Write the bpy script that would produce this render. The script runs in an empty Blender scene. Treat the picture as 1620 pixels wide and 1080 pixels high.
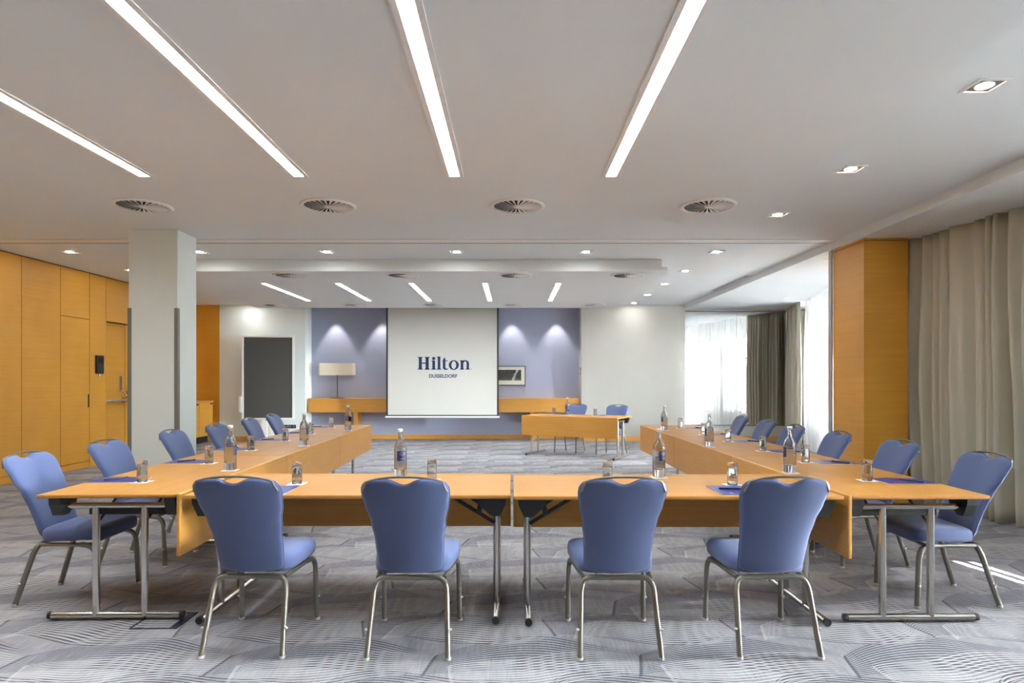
import bpy, bmesh, math, random
from mathutils import Vector, Matrix

random.seed(7)
PI = math.pi
scene = bpy.context.scene
col = scene.collection

# ------------------------------------------------------------------ camera, daylight, exposure
cam_data = bpy.data.cameras.new('camera')
cam_data.sensor_width = 36.0
cam_data.lens = 36.0 * 1000.0 / 1620.0
cam_data.shift_y = 61.0 / 1620.0
cam_data.clip_start = 0.05
cam_data.clip_end = 200
cam = bpy.data.objects.new('camera', cam_data)
cam.location = (0, 0, 1.35)
cam.rotation_euler = (PI / 2, 0, 0)
col.objects.link(cam)
scene.camera = cam

world = bpy.data.worlds.new('world')
scene.world = world
world.use_nodes = True
wbg = world.node_tree.nodes['Background']
wbg.inputs['Color'].default_value = (0.93, 0.96, 1.0, 1)
wbg.inputs['Strength'].default_value = 330.0

sun_data = bpy.data.lights.new('sun', 'SUN')
sun_data.energy = 30.0
sun_data.angle = math.radians(0.6)
sun_data.color = (1.0, 0.96, 0.9)
sun = bpy.data.objects.new('sun', sun_data)
sun.rotation_euler = Vector((-0.83, 0.17, -0.56)).to_track_quat('-Z', 'Y').to_euler()
sun.location = (12, 2, 9)
col.objects.link(sun)

scene.view_settings.view_transform = 'Standard'
scene.view_settings.look = 'None'
scene.view_settings.gamma = 1.0
scene.view_settings.use_curve_mapping = False
scene.view_settings.exposure = 1.5
STRIP_POWER = 24.0
SPOT_LENS_POWER = 75.0
WASH_WATTS = 26.0

cy = scene.cycles
cy.use_denoising = True
cy.max_bounces = 12
cy.diffuse_bounces = 6
cy.glossy_bounces = 6
cy.transmission_bounces = 12
cy.transparent_max_bounces = 16
cy.sample_clamp_indirect = 6.0
cy.caustics_reflective = False

# ------------------------------------------------------------------ helpers: materials
def s2l(c):
    return c / 12.92 if c <= 0.04045 else ((c + 0.055) / 1.055) ** 2.4

def rgb(r, g, b):
    return (s2l(r / 255), s2l(g / 255), s2l(b / 255), 1)

def new_mat(name):
    m = bpy.data.materials.new(name)
    m.use_nodes = True
    nt = m.node_tree
    return m, nt, nt.nodes['Principled BSDF'], nt.nodes['Material Output']

def plain(name, color, rough=0.6, metal=0.0, noise=0.0, nscale=30, bump=0.0, spec=0.5, coat=0.0):
    m, nt, b, out = new_mat(name)
    b.inputs['Base Color'].default_value = color
    b.inputs['Roughness'].default_value = rough
    b.inputs['Metallic'].default_value = metal
    b.inputs['Specular IOR Level'].default_value = spec
    b.inputs['Coat Weight'].default_value = coat
    if noise or bump:
        tc = nt.nodes.new('ShaderNodeTexCoord')
        nz = nt.nodes.new('ShaderNodeTexNoise')
        nz.inputs['Scale'].default_value = nscale
        nz.inputs['Detail'].default_value = 4
        nt.links.new(tc.outputs['Object'], nz.inputs['Vector'])
        if noise:
            mx = nt.nodes.new('ShaderNodeMixRGB')
            mx.blend_type = 'MULTIPLY'
            mx.inputs['Color1'].default_value = color
            cr = nt.nodes.new('ShaderNodeValToRGB')
            cr.color_ramp.elements[0].position = 0.3
            cr.color_ramp.elements[1].position = 0.7
            cr.color_ramp.elements[0].color = (1 - noise, 1 - noise, 1 - noise, 1)
            cr.color_ramp.elements[1].color = (1, 1, 1, 1)
            nt.links.new(nz.outputs['Fac'], cr.inputs['Fac'])
            nt.links.new(cr.outputs['Color'], mx.inputs['Color2'])
            mx.inputs['Fac'].default_value = 1
            nt.links.new(mx.outputs['Color'], b.inputs['Base Color'])
        if bump:
            bp = nt.nodes.new('ShaderNodeBump')
            bp.inputs['Strength'].default_value = bump
            bp.inputs['Distance'].default_value = 0.002
            nt.links.new(nz.outputs['Fac'], bp.inputs['Height'])
            nt.links.new(bp.outputs['Normal'], b.inputs['Normal'])
    return m

def wood(name, dark, light, scale, rough=0.35, coat=0.0, board=0.0):
    """Straight grained veneer; scale is the noise scale along x, y, z of the object."""
    m, nt, b, out = new_mat(name)
    tc = nt.nodes.new('ShaderNodeTexCoord')
    mp = nt.nodes.new('ShaderNodeMapping')
    mp.inputs['Scale'].default_value = scale
    nt.links.new(tc.outputs['Object'], mp.inputs['Vector'])
    n1 = nt.nodes.new('ShaderNodeTexNoise')
    n1.inputs['Scale'].default_value = 1.0
    n1.inputs['Detail'].default_value = 6
    n1.inputs['Roughness'].default_value = 0.6
    nt.links.new(mp.outputs['Vector'], n1.inputs['Vector'])
    cr = nt.nodes.new('ShaderNodeValToRGB')
    cr.color_ramp.elements[0].position = 0.3
    cr.color_ramp.elements[0].color = dark
    cr.color_ramp.elements[1].position = 0.72
    cr.color_ramp.elements[1].color = light
    nt.links.new(n1.outputs['Fac'], cr.inputs['Fac'])
    last = cr.outputs['Color']
    n2 = nt.nodes.new('ShaderNodeTexNoise')
    n2.inputs['Scale'].default_value = 1.3
    n2.inputs['Detail'].default_value = 2
    nt.links.new(tc.outputs['Object'], n2.inputs['Vector'])
    c2 = nt.nodes.new('ShaderNodeValToRGB')
    c2.color_ramp.elements[0].position = 0.35
    c2.color_ramp.elements[0].color = (0.90, 0.88, 0.86, 1)
    c2.color_ramp.elements[1].position = 0.65
    c2.color_ramp.elements[1].color = (1, 1, 1, 1)
    nt.links.new(n2.outputs['Fac'], c2.inputs['Fac'])
    mx = nt.nodes.new('ShaderNodeMixRGB')
    mx.blend_type = 'MULTIPLY'
    mx.inputs['Fac'].default_value = 1
    nt.links.new(last, mx.inputs['Color1'])
    nt.links.new(c2.outputs['Color'], mx.inputs['Color2'])
    nt.links.new(mx.outputs['Color'], b.inputs['Base Color'])
    b.inputs['Roughness'].default_value = rough
    b.inputs['Coat Weight'].default_value = coat
    b.inputs['Coat Roughness'].default_value = 0.15
    return m

def emitter(name, color, strength):
    m, nt, b, out = new_mat(name)
    b.inputs['Base Color'].default_value = (0.9, 0.9, 0.9, 1)
    b.inputs['Emission Color'].default_value = color
    b.inputs['Emission Strength'].default_value = strength
    return m

def thin_reflectance(nt):
    lw = nt.nodes.new('ShaderNodeLayerWeight')
    lw.inputs['Blend'].default_value = 0.5
    p = nt.nodes.new('ShaderNodeMath')
    p.operation = 'POWER'
    p.inputs[1].default_value = 3.0
    nt.links.new(lw.outputs['Facing'], p.inputs[0])
    q = nt.nodes.new('ShaderNodeMath')
    q.operation = 'MULTIPLY_ADD'
    q.inputs[1].default_value = 0.7
    q.inputs[2].default_value = 0.035
    nt.links.new(p.outputs[0], q.inputs[0])
    return q.outputs[0]

def glass_mat(name, edge, body=0.97):
    """Thin clear glass: darker where the wall is seen edge on."""
    m, nt, b, out = new_mat(name)
    nt.nodes.remove(b)
    lw = nt.nodes.new('ShaderNodeLayerWeight')
    lw.inputs['Blend'].default_value = 0.3
    cr = nt.nodes.new('ShaderNodeValToRGB')
    cr.color_ramp.elements[0].position = 0.55
    cr.color_ramp.elements[0].color = (body, body, body * 0.99, 1)
    cr.color_ramp.elements[1].position = 0.95
    cr.color_ramp.elements[1].color = edge
    nt.links.new(lw.outputs['Facing'], cr.inputs['Fac'])
    t = nt.nodes.new('ShaderNodeBsdfTransparent')
    nt.links.new(cr.outputs['Color'], t.inputs['Color'])
    g = nt.nodes.new('ShaderNodeBsdfGlossy')
    g.inputs['Roughness'].default_value = 0.03
    mx = nt.nodes.new('ShaderNodeMixShader')
    nt.links.new(thin_reflectance(nt), mx.inputs[0])
    nt.links.new(t.outputs[0], mx.inputs[1])
    nt.links.new(g.outputs[0], mx.inputs[2])
    nt.links.new(mx.outputs[0], out.inputs['Surface'])
    return m

def solid_glass(name, ior=1.45):
    m, nt, b, out = new_mat(name)
    b.inputs['Roughness'].default_value = 0.0
    b.inputs['Transmission Weight'].default_value = 1.0
    b.inputs['IOR'].default_value = ior
    return m

def pane_mat(name):
    m, nt, b, out = new_mat(name)
    nt.nodes.remove(b)
    t = nt.nodes.new('ShaderNodeBsdfTransparent')
    t.inputs['Color'].default_value = (0.95, 0.97, 0.97, 1)
    g = nt.nodes.new('ShaderNodeBsdfGlossy')
    g.inputs['Roughness'].default_value = 0.02
    mx = nt.nodes.new('ShaderNodeMixShader')
    nt.links.new(thin_reflectance(nt), mx.inputs[0])
    nt.links.new(t.outputs[0], mx.inputs[1])
    nt.links.new(g.outputs[0], mx.inputs[2])
    nt.links.new(mx.outputs[0], out.inputs['Surface'])
    return m

def sheer_mat(name):
    m, nt, b, out = new_mat(name)
    nt.nodes.remove(b)
    t = nt.nodes.new('ShaderNodeBsdfTransparent')
    tl = nt.nodes.new('ShaderNodeBsdfTranslucent')
    tl.inputs['Color'].default_value = (0.80, 0.80, 0.82, 1)
    d = nt.nodes.new('ShaderNodeBsdfDiffuse')
    d.inputs['Color'].default_value = (0.88, 0.88, 0.89, 1)
    m1 = nt.nodes.new('ShaderNodeMixShader')
    m1.inputs[0].default_value = 0.75
    nt.links.new(tl.outputs[0], m1.inputs[1])
    nt.links.new(d.outputs[0], m1.inputs[2])
    # the weave is denser where the cloth is seen at a slant
    lw = nt.nodes.new('ShaderNodeLayerWeight')
    lw.inputs['Blend'].default_value = 0.35
    mr = nt.nodes.new('ShaderNodeMapRange')
    mr.inputs['To Min'].default_value = 0.58
    mr.inputs['To Max'].default_value = 0.98
    nt.links.new(lw.outputs['Facing'], mr.inputs['Value'])
    m2 = nt.nodes.new('ShaderNodeMixShader')
    nt.links.new(mr.outputs[0], m2.inputs[0])
    nt.links.new(t.outputs[0], m2.inputs[1])
    nt.links.new(m1.outputs[0], m2.inputs[2])
    nt.links.new(m2.outputs[0], out.inputs['Surface'])
    return m

class Ex:
    """Arithmetic on shader values."""
    nt = None
    def __init__(self, v):
        self.v = v
    @staticmethod
    def op(kind, *args):
        n = Ex.nt.nodes.new('ShaderNodeMath')
        n.operation = kind
        for i, a in enumerate(args):
            a = a.v if isinstance(a, Ex) else a
            if isinstance(a, (int, float)):
                n.inputs[i].default_value = a
            else:
                Ex.nt.links.new(a, n.inputs[i])
        return Ex(n.outputs[0])
    def __add__(s, o): return Ex.op('ADD', s, o)
    __radd__ = __add__
    def __sub__(s, o): return Ex.op('SUBTRACT', s, o)
    def __rsub__(s, o): return Ex.op('SUBTRACT', o, s)
    def __mul__(s, o): return Ex.op('MULTIPLY', s, o)
    __rmul__ = __mul__
    def __truediv__(s, o): return Ex.op('DIVIDE', s, o)
    def fract(s): return Ex.op('FRACT', s)
    def abs(s): return Ex.op('ABSOLUTE', s)
    def sin(s): return Ex.op('SINE', s)
    def exp(s): return Ex.op('EXPONENT', s)
    def max(s, o): return Ex.op('MAXIMUM', s, o)
    def lt(s, o): return Ex.op('LESS_THAN', s, o)
    def gt(s, o): return Ex.op('GREATER_THAN', s, o)
    def step(s, a, b):
        n = Ex.nt.nodes.new('ShaderNodeMapRange')
        n.interpolation_type = 'SMOOTHSTEP'
        n.inputs['From Min'].default_value = a
        n.inputs['From Max'].default_value = b
        Ex.nt.links.new(s.v, n.inputs['Value'])
        return Ex(n.outputs[0])

def carpet_mat():
    m, nt, b, out = new_mat('woven_carpet')
    Ex.nt = nt
    tc = nt.nodes.new('ShaderNodeTexCoord')
    sp = nt.nodes.new('ShaderNodeSeparateXYZ')
    nt.links.new(tc.outputs['Object'], sp.inputs[0])
    wob = nt.nodes.new('ShaderNodeTexNoise')
    wob.inputs['Scale'].default_value = 1.6
    wob.inputs['Detail'].default_value = 1
    nt.links.new(tc.outputs['Object'], wob.inputs['Vector'])
    wv = Ex(wob.outputs['Fac']) - 0.5
    x = Ex(sp.outputs['X']) + wv * 0.05
    y = Ex(sp.outputs['Y']) + wv * 0.10

    def bundle(v0, u0, n, H, amp, hook, skew, R=0.76, P=1.0, width=0.17, phase=0.12, crest_gain=0.9):
        w = ((y - v0) / R).fract() * R - R / 2
        u = (x / P - u0 + w * skew).fract()
        near = (u * -16.0).exp()
        far = ((1 - u) * -22.0).exp()
        wave = ((u + phase) * (2 * PI)).sin() * amp - near * hook + far * hook * 0.9
        spread = (u * PI).sin() * (0.42 * H) + 0.58 * H
        t = (w - wave) / spread
        inside = t.abs().step(0.52, 0.46)
        band = (t * n).fract() - 0.5
        line = band.abs().step(width + 0.07, width - 0.05)
        fade = u.step(1.0, 0.72) * 0.75 + 0.25
        res = line * inside * fade
        crest = u.step(0.022, 0.010) * inside
        return res.max(crest * crest_gain)

    dark_a = bundle(0.05, 0.18, 16, 0.42, 0.05, 0.07, 0.25)
    dark_b = bundle(0.43, 0.62, 15, 0.40, -0.05, 0.06, -0.2, phase=0.3)
    white_a = bundle(0.30, 0.70, 13, 0.34, 0.05, 0.07, 0.15, width=0.13, phase=0.5, crest_gain=0.3)
    white_b = bundle(0.0, 0.35, 13, 0.34, -0.045, 0.06, -0.25, width=0.13, phase=0.6, crest_gain=0.3)

    # heather: fine streaks running down the room
    mp = nt.nodes.new('ShaderNodeMapping')
    mp.inputs['Scale'].default_value = (95, 7, 1)
    nt.links.new(tc.outputs['Object'], mp.inputs['Vector'])
    n1 = nt.nodes.new('ShaderNodeTexNoise')
    n1.inputs['Scale'].default_value = 1
    n1.inputs['Detail'].default_value = 5
    n1.inputs['Roughness'].default_value = 0.7
    nt.links.new(mp.outputs['Vector'], n1.inputs['Vector'])
    mp2 = nt.nodes.new('ShaderNodeMapping')
    mp2.inputs['Scale'].default_value = (9, 4, 1)
    nt.links.new(tc.outputs['Object'], mp2.inputs['Vector'])
    n2 = nt.nodes.new('ShaderNodeTexNoise')
    n2.inputs['Scale'].default_value = 1
    n2.inputs['Detail'].default_value = 4
    nt.links.new(mp2.outputs['Vector'], n2.inputs['Vector'])
    mixf = Ex(n1.outputs['Fac']) * 0.65 + Ex(n2.outputs['Fac']) * 0.35
    cr = nt.nodes.new('ShaderNodeValToRGB')
    cr.color_ramp.elements[0].position = 0.33
    cr.color_ramp.elements[0].color = rgb(132, 130, 136)
    cr.color_ramp.elements[1].position = 0.62
    cr.color_ramp.elements[1].color = rgb(166, 164, 169)
    nt.links.new(mixf.v, cr.inputs['Fac'])
    m1 = nt.nodes.new('ShaderNodeMixRGB')
    nt.links.new((dark_a.max(dark_b) * 0.85).v, m1.inputs['Fac'])
    nt.links.new(cr.outputs['Color'], m1.inputs['Color1'])
    m1.inputs['Color2'].default_value = rgb(34, 40, 60)
    m2 = nt.nodes.new('ShaderNodeMixRGB')
    nt.links.new((white_a.max(white_b) * 0.55).v, m2.inputs['Fac'])
    nt.links.new(m1.outputs['Color'], m2.inputs['Color1'])
    m2.inputs['Color2'].default_value = rgb(238, 234, 228)
    nt.links.new(m2.outputs['Color'], b.inputs['Base Color'])
    b.inputs['Roughness'].default_value = 0.95
    b.inputs['Specular IOR Level'].default_value = 0.15
    n3 = nt.nodes.new('ShaderNodeTexNoise')
    n3.inputs['Scale'].default_value = 260
    nt.links.new(tc.outputs['Object'], n3.inputs['Vector'])
    bp = nt.nodes.new('ShaderNodeBump')
    bp.inputs['Strength'].default_value = 0.35
    bp.inputs['Distance'].default_value = 0.004
    nt.links.new(n3.outputs['Fac'], bp.inputs['Height'])
    nt.links.new(bp.outputs['Normal'], b.inputs['Normal'])
    return m

M = {}
M['carpet'] = carpet_mat()
M['ceiling'] = plain('ceiling_paint', rgb(232, 237, 239), 0.9, noise=0.02, nscale=2)
M['wall'] = plain('wall_paint', rgb(200, 199, 193), 0.85, noise=0.02, nscale=3)
M['wall_grey_lifted'] = plain('grey_wall_lightened', rgb(232, 240, 238), 0.85, noise=0.02, nscale=3)  # wall paint lightened in colour to offset dim light on the pillar side
M['rear_wall'] = plain('taupe_rear_paint', rgb(128, 120, 110), 0.85)
M['blue_wall'] = plain('blue_grey_wallcover', rgb(166, 173, 198), 0.8, noise=0.05, nscale=60)
WD, WL = rgb(211, 150, 50), rgb(220, 160, 58)
M['wall_wood'] = wood('wall_veneer', WD, WL, (1.2, 1.2, 55), 0.42)
M['table_wood'] = wood('table_veneer', rgb(178, 122, 50), rgb(193, 138, 62), (1.6, 70, 70), 0.45, coat=0.0)
M['panel_wood'] = wood('panel_veneer', rgb(202, 144, 62), rgb(215, 159, 78), (1.6, 70, 70), 0.4)
M['groove'] = plain('shadow_gap_laquer', rgb(60, 36, 14), 0.7)
M['fabric'] = plain('blue_chair_fabric', rgb(84, 97, 138), 0.85, noise=0.10, nscale=420, bump=0.3, spec=0.25)
M['fabric'].node_tree.nodes['Principled BSDF'].inputs['Sheen Weight'].default_value = 0.25
M['chair_metal'] = plain('taupe_metal', rgb(128, 125, 116), 0.4, 0.6)
M['handle_metal'] = plain('brushed_handle', rgb(122, 118, 108), 0.42, 0.7)
M['chrome'] = plain('satin_chrome', rgb(206, 203, 196), 0.2, 1.0)
M['black'] = plain('black_plastic', rgb(34, 35, 38), 0.5)
M['dark'] = plain('dark_gap', rgb(28, 27, 26), 0.8)
M['white'] = plain('white_laquer', rgb(238, 238, 236), 0.45)
M['paper'] = plain('white_paper', rgb(246, 246, 244), 0.8)
M['board'] = plain('grey_felt', rgb(74, 74, 72), 0.75, noise=0.06, nscale=90)
M['screen'] = plain('screen_cloth', rgb(188, 186, 180), 0.9)
M['navy'] = plain('navy_print', rgb(16, 32, 78), 0.7)
M['grey_print'] = plain('grey_print', rgb(140, 138, 134), 0.7)
M['pad'] = plain('royal_blue_card', rgb(46, 54, 122), 0.35)
M['pen'] = plain('dark_navy_pen', rgb(30, 34, 66), 0.3)
M['label'] = plain('navy_label', rgb(28, 34, 78), 0.5)
M['cap'] = plain('silver_cap', rgb(222, 222, 220), 0.35, 0.3)
M['water_glass'] = glass_mat('bottle_glass', (0.40, 0.42, 0.38, 1), 0.95)
M['tumbler'] = glass_mat('clear_tumbler', (0.56, 0.56, 0.55, 1), 0.96)
M['thick_glass'] = solid_glass('thick_glass')
M['pane'] = pane_mat('window_glass')
M['sheer'] = sheer_mat('sheer_voile')
M['drape'] = plain('taupe_drape', rgb(210, 204, 186), 0.8, noise=0.06, nscale=200, spec=0.3)
M['mirror'] = plain('mirror_glass', (0.92, 0.93, 0.93, 1), 0.01, 1.0)
M['frame_dark'] = plain('dark_window_frame', rgb(96, 86, 78), 0.5)
M['alu'] = plain('aluminium_profile', rgb(190, 190, 186), 0.4, 0.5)
M['guard'] = plain('grey_corner_guard', rgb(120, 122, 120), 0.45, 0.3)
M['strip'] = emitter('strip_light_glow', (0.86, 0.95, 1.0, 1), STRIP_POWER)
M['lens'] = emitter('downlight_glow', (1.0, 0.98, 0.95, 1), SPOT_LENS_POWER)
M['shade'] = plain('cream_lamp_shade', rgb(238, 226, 204), 0.9)
M['stem'] = plain('bronze_stem', rgb(120, 110, 92), 0.35, 0.8)
M['mat_board'] = plain('picture_mount', rgb(226, 226, 214), 0.8)
M['stone'] = plain('pale_render', rgb(92, 90, 83), 0.9)
M['stone_light'] = plain('light_render', rgb(186, 184, 176), 0.9)
M['ground'] = plain('outside_paving', rgb(236, 234, 228), 0.9)
M['dim_glass'] = plain('facade_glass', rgb(70, 76, 80), 0.3)

# ------------------------------------------------------------------ helpers: meshes
class MB:
    """Collects shapes and links them as one mesh object."""
    def __init__(self, mtx=None):
        self.v, self.f, self.s, self.mi = [], [], [], []
        self.m = mtx or Matrix.Identity(4)
        self.cur = 0
    def add(self, verts, faces, smooth=False):
        o = len(self.v)
        self.v += [tuple(self.m @ Vector(p)) for p in verts]
        for f in faces:
            self.f.append([i + o for i in f])
            self.s.append(smooth)
            self.mi.append(self.cur)
        return self
    def box(self, x0, x1, y0, y1, z0, z1, bevel=0.0, seg=2):
        bm = bmesh.new()
        bmesh.ops.create_cube(bm, size=1)
        for v in bm.verts:
            v.co = Vector(((x0 + x1) / 2 + v.co.x * (x1 - x0), (y0 + y1) / 2 + v.co.y * (y1 - y0), (z0 + z1) / 2 + v.co.z * (z1 - z0)))
        if bevel:
            bmesh.ops.bevel(bm, geom=list(bm.edges), offset=bevel, segments=seg, affect='EDGES', profile=0.5)
        bm.verts.index_update()
        self.add([v.co for v in bm.verts], [[v.index for v in f.verts] for f in bm.faces], False)
        bm.free()
        return self
    def sweep(self, pts, rx, ry=None, n=12, caps=True, closed=False):
        ry = ry or rx
        P = [Vector(p) for p in pts]
        T = []
        for i in range(len(P)):
            if closed:
                d = P[(i + 1) % len(P)] - P[i - 1]
            else:
                d = P[min(i + 1, len(P) - 1)] - P[max(i - 1, 0)]
            T.append(d.normalized())
        ref = Vector((0, 0, 1)) if abs(T[0].z) < 0.9 else Vector((1, 0, 0))
        a = (ref - T[0] * ref.dot(T[0])).normalized()
        verts = []
        for i, p in enumerate(P):
            a = (a - T[i] * a.dot(T[i])).normalized()
            b = T[i].cross(a)
            for k in range(n):
                th = 2 * PI * k / n
                verts.append(p + a * (math.cos(th) * rx) + b * (math.sin(th) * ry))
        faces = []
        m = len(P)
        for i in range(m if closed else m - 1):
            for k in range(n):
                j = (i + 1) % m
                faces.append([i * n + k, i * n + (k + 1) % n, j * n + (k + 1) % n, j * n + k])
        self.add(verts, faces, True)
        if caps and not closed:
            self.add(verts[:n], [list(range(n))[::-1]])
            self.add(verts[-n:], [list(range(n))])
        return self
    def lathe(self, prof, n=28, cx=0, cy_=0, cz=0):
        verts, faces = [], []
        for r, z in prof:
            for k in range(n):
                th = 2 * PI * k / n
                verts.append((cx + r * math.cos(th), cy_ + r * math.sin(th), cz + z))
        for i in range(len(prof) - 1):
            for k in range(n):
                faces.append([i * n + k, i * n + (k + 1) % n, (i + 1) * n + (k + 1) % n, (i + 1) * n + k])
        self.add(verts, faces, True)
        return self
    def prism(self, outline, depth, axis='y', base=0.0):
        """outline in (a, b) pulled along axis from base to base+depth."""
        n = len(outline)
        def pt(a, b, d):
            return (a, d, b) if axis == 'y' else ((d, a, b) if axis == 'x' else (a, b, d))
        v = [pt(a, b, base) for a, b in outline] + [pt(a, b, base + depth) for a, b in outline]
        f = [list(range(n))[::-1], list(range(n, 2 * n))]
        f += [[i, (i + 1) % n, n + (i + 1) % n, n + i] for i in range(n)]
        self.add(v, f)
        return self
    def build(self, name, mat, parent=None, weld=False):
        me = bpy.data.meshes.new(name)
        me.from_pydata(self.v, [], self.f)
        me.polygons.foreach_set('use_smooth', self.s)
        for x in (mat if isinstance(mat, (list, tuple)) else [mat]):
            me.materials.append(x)
        me.polygons.foreach_set('material_index', self.mi)
        me.update()
        bm = bmesh.new()
        bm.from_mesh(me)
        if weld:
            bmesh.ops.remove_doubles(bm, verts=bm.verts, dist=1e-5)
        bmesh.ops.recalc_face_normals(bm, faces=bm.faces)
        bm.to_mesh(me)
        bm.free()
        o = bpy.data.objects.new(name, me)
        col.objects.link(o)
        if parent is not None:
            o.parent = parent
        return o

def tag(o, label=None, cat=None, group=None, kind=None):
    if label: o['label'] = label
    if cat: o['category'] = cat
    if group: o['group'] = group
    if kind: o['kind'] = kind
    return o

def thing(name, label, cat, loc=(0, 0, 0), rz=0.0, group=None):
    o = bpy.data.objects.new(name, None)
    o.empty_display_size = 0.1
    col.objects.link(o)
    o.location = loc
    o.rotation_euler = (0, 0, rz)
    return tag(o, label, cat, group)

def struct(o, label, cat):
    return tag(o, label, cat, kind='structure')

KIDS = {}
def copy_tree(o, parent=None):
    c = o.copy()
    col.objects.link(c)
    c.parent = parent
    for ch in [x for x in bpy.data.objects if x.parent == o]:
        copy_tree(ch, c)
    return c

def place(proto, used, loc, rz, label, group):
    """The prototype itself the first time, then copies of it and of each of its parts."""
    o = proto if not used else copy_tree(proto)
    used.append(o)
    o.location = loc
    o.rotation_euler = (0, 0, rz)
    return tag(o, label, None, group)

def arc_pts(c, r, a0, a1, n, fn):
    return [fn(c, r, a0 + (a1 - a0) * i / n) for i in range(n + 1)]

def bez(p0, p1, p2, p3, n=8):
    out = []
    for i in range(n + 1):
        t = i / n
        out.append(tuple((1 - t) ** 3 * a + 3 * (1 - t) ** 2 * t * b + 3 * (1 - t) * t * t * c + t ** 3 * d for a, b, c, d in zip(p0, p1, p2, p3)))
    return out

# ------------------------------------------------------------------ room shell
HU, HS, HC = 3.02, 2.92, 2.845          # upper ceiling, soffit on the window side, dropped panels
XL, YB = -6.55, 14.05

struct(MB().box(-7.8, 8.4, -3.3, 15.0, -0.1, 0.0).build('floor', M['carpet']), 'grey woven carpet with navy and cream wave lines', 'floor')
struct(MB().box(-7.8, 3.84, -3.3, 14.8, HU, HU + 0.12).build('ceiling', M['ceiling']), 'cream white upper plaster ceiling of the whole room', 'ceiling')
struct(MB().box(3.84, 7.0, -3.3, 15.0, HS, HS + 0.22).build('ceiling_soffit', M['ceiling']), 'lower white ceiling strip along the curtains and windows', 'ceiling')

def raft(y0, y1, label):
    mb = MB()
    mb.box(-5.27, 2.135, y0, y1, HC, HC + 0.06)
    mb.box(-5.2, 2.07, y0 + 0.06, y1 - 0.06, HC + 0.06, HU)
    return struct(mb.build('ceiling_panel', M['ceiling']), label, 'ceiling panel')
raft(1.25, 5.86, 'dropped white ceiling panel above the front tables')
raft(8.69, 13.1, 'dropped white ceiling panel before the projection screen')

# left wall of veneer panels
wl = MB()
wl.cur = 1
wl.box(-6.75, -6.575, -3.2, 10.2, 0, HU)
wl.box(-6.75, -6.575, 11.75, 12.0, 0, HU)
wl.box(-6.75, -6.575, 10.2, 11.75, 2.31, HU)
wl.box(-6.95, -6.76, 10.0, 11.95, 0, HU)
wl.cur = 0
g = 0.005
def panel(y0, y1, z0, z1):
    wl.box(XL - 0.026, XL, y0 + g, y1 - g, z0 + g, z1 - g)
for ya, yb in ((-3.2, -1.6), (-1.6, 0.0), (0.0, 1.6), (1.6, 3.2), (3.2, 4.8), (4.8, 6.6), (6.6, 8.44), (8.44, 9.17)):
    panel(ya, yb, 0.10, HU - 0.012)
    panel(ya, yb, 0.0, 0.10)
panel(9.17, 9.8, 0.10, 2.29); panel(9.17, 9.8, 2.29, HU - 0.012); panel(9.17, 9.8, 0, 0.10)
panel(9.8, 10.2, 0.0, HU - 0.012)
panel(10.2, 11.75, 2.30, HU - 0.012)
panel(11.75, 12.0, 0, HU - 0.012)
wl.box(-6.76, XL, 10.198, 10.204, 0, 2.305)
wl.box(-6.76, XL, 11.746, 11.752, 0, 2.305)
wall_left = struct(wl.build('wall_left', [M['wall_wood'], M['groove']]), 'honey coloured wood panelled wall with flush cupboard door', 'wall')
MB().box(XL - 0.004, XL + 0.002, 9.762, 9.792, 0.93, 1.13, 0.002).build('door_pull', M['dark'], wall_left)

# recess behind the pillar
r = MB()
r.box(-7.2, -7.1, 11.9, 14.2, 0, HU)
r.box(-7.2, -6.65, 11.9, 12.0, 0, HU)
r.box(-7.2, -6.5, YB, YB + 0.1, 0.0, HU)
struct(r.build('wall_alcove', M['wall_wood']), 'dark shaded wood lined alcove at the back corner', 'wall')

# double door
dr = bpy.data.objects.new('door_1', None); col.objects.link(dr); dr.location = (-6.68, 10.2, 0)
struct(dr, 'recessed wooden double door partly behind the grey pillar', 'door')
MB().box(-0.05, 0, 0.008, 0.70, 0.005, 2.30).build('door_leaf', M['wall_wood'], dr)
MB().box(-0.05, 0, 0.712, 1.54, 0.005, 2.30).build('door_leaf', M['wall_wood'], dr)
MB().box(-0.052, -0.01, 0.70, 0.712, 0.005, 2.30).build('door_seal', M['dark'], dr)
pb = MB()
pb.sweep([(0.10, 0.02, 1.01), (0.115, 0.03, 1.01), (0.115, 0.62, 1.01)], 0.016)
pb.sweep([(0.115, 0.62, 1.01), (0.10, 0.66, 1.04), (0.03, 0.60, 1.16), (0.0, 0.58, 1.17)], 0.014)
pb.box(0, 0.12, 0.60, 0.68, 0.97, 1.06, 0.006)
pb.build('push_bar', M['chrome'], dr)
MB().box(0, 0.012, 0.55, 0.61, 1.16, 1.42, 0.003).build('lock_plate', M['chrome'], dr)
pb = MB(); pb.box(0, 0.10, 0.735, 0.80, 0.97, 1.16, 0.006)
pb.build('latch', M['chrome'], dr)

# far walls
struct(MB().box(-6.5, -4.595, YB, 14.65, 0, HU).build('wall_back', M['wall_grey_lifted']), 'pale grey end wall behind the pinboard', 'wall')
struct(MB().box(-4.7, 1.65, 14.5, 14.65, 0, HU).build('wall_niche', M['blue_wall']), 'blue grey recessed wall behind the projection screen', 'wall')
struct(MB().box(1.54, 3.84, YB, 14.65, 0, HU).build('wall_back', M['wall']), 'plain cream end wall behind the head table', 'wall')
struct(MB().box(3.84, 6.9, YB + 0.07, 14.65, 0, HS).build('wall_back', M['wall']), 'low end wall strip around the mirror', 'wall')
struct(MB().box(-7.8, 8.4, -3.3, -3.2, 0, HU).build('wall_front', M['rear_wall']), 'taupe wall behind the camera end of the room', 'wall')

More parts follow.
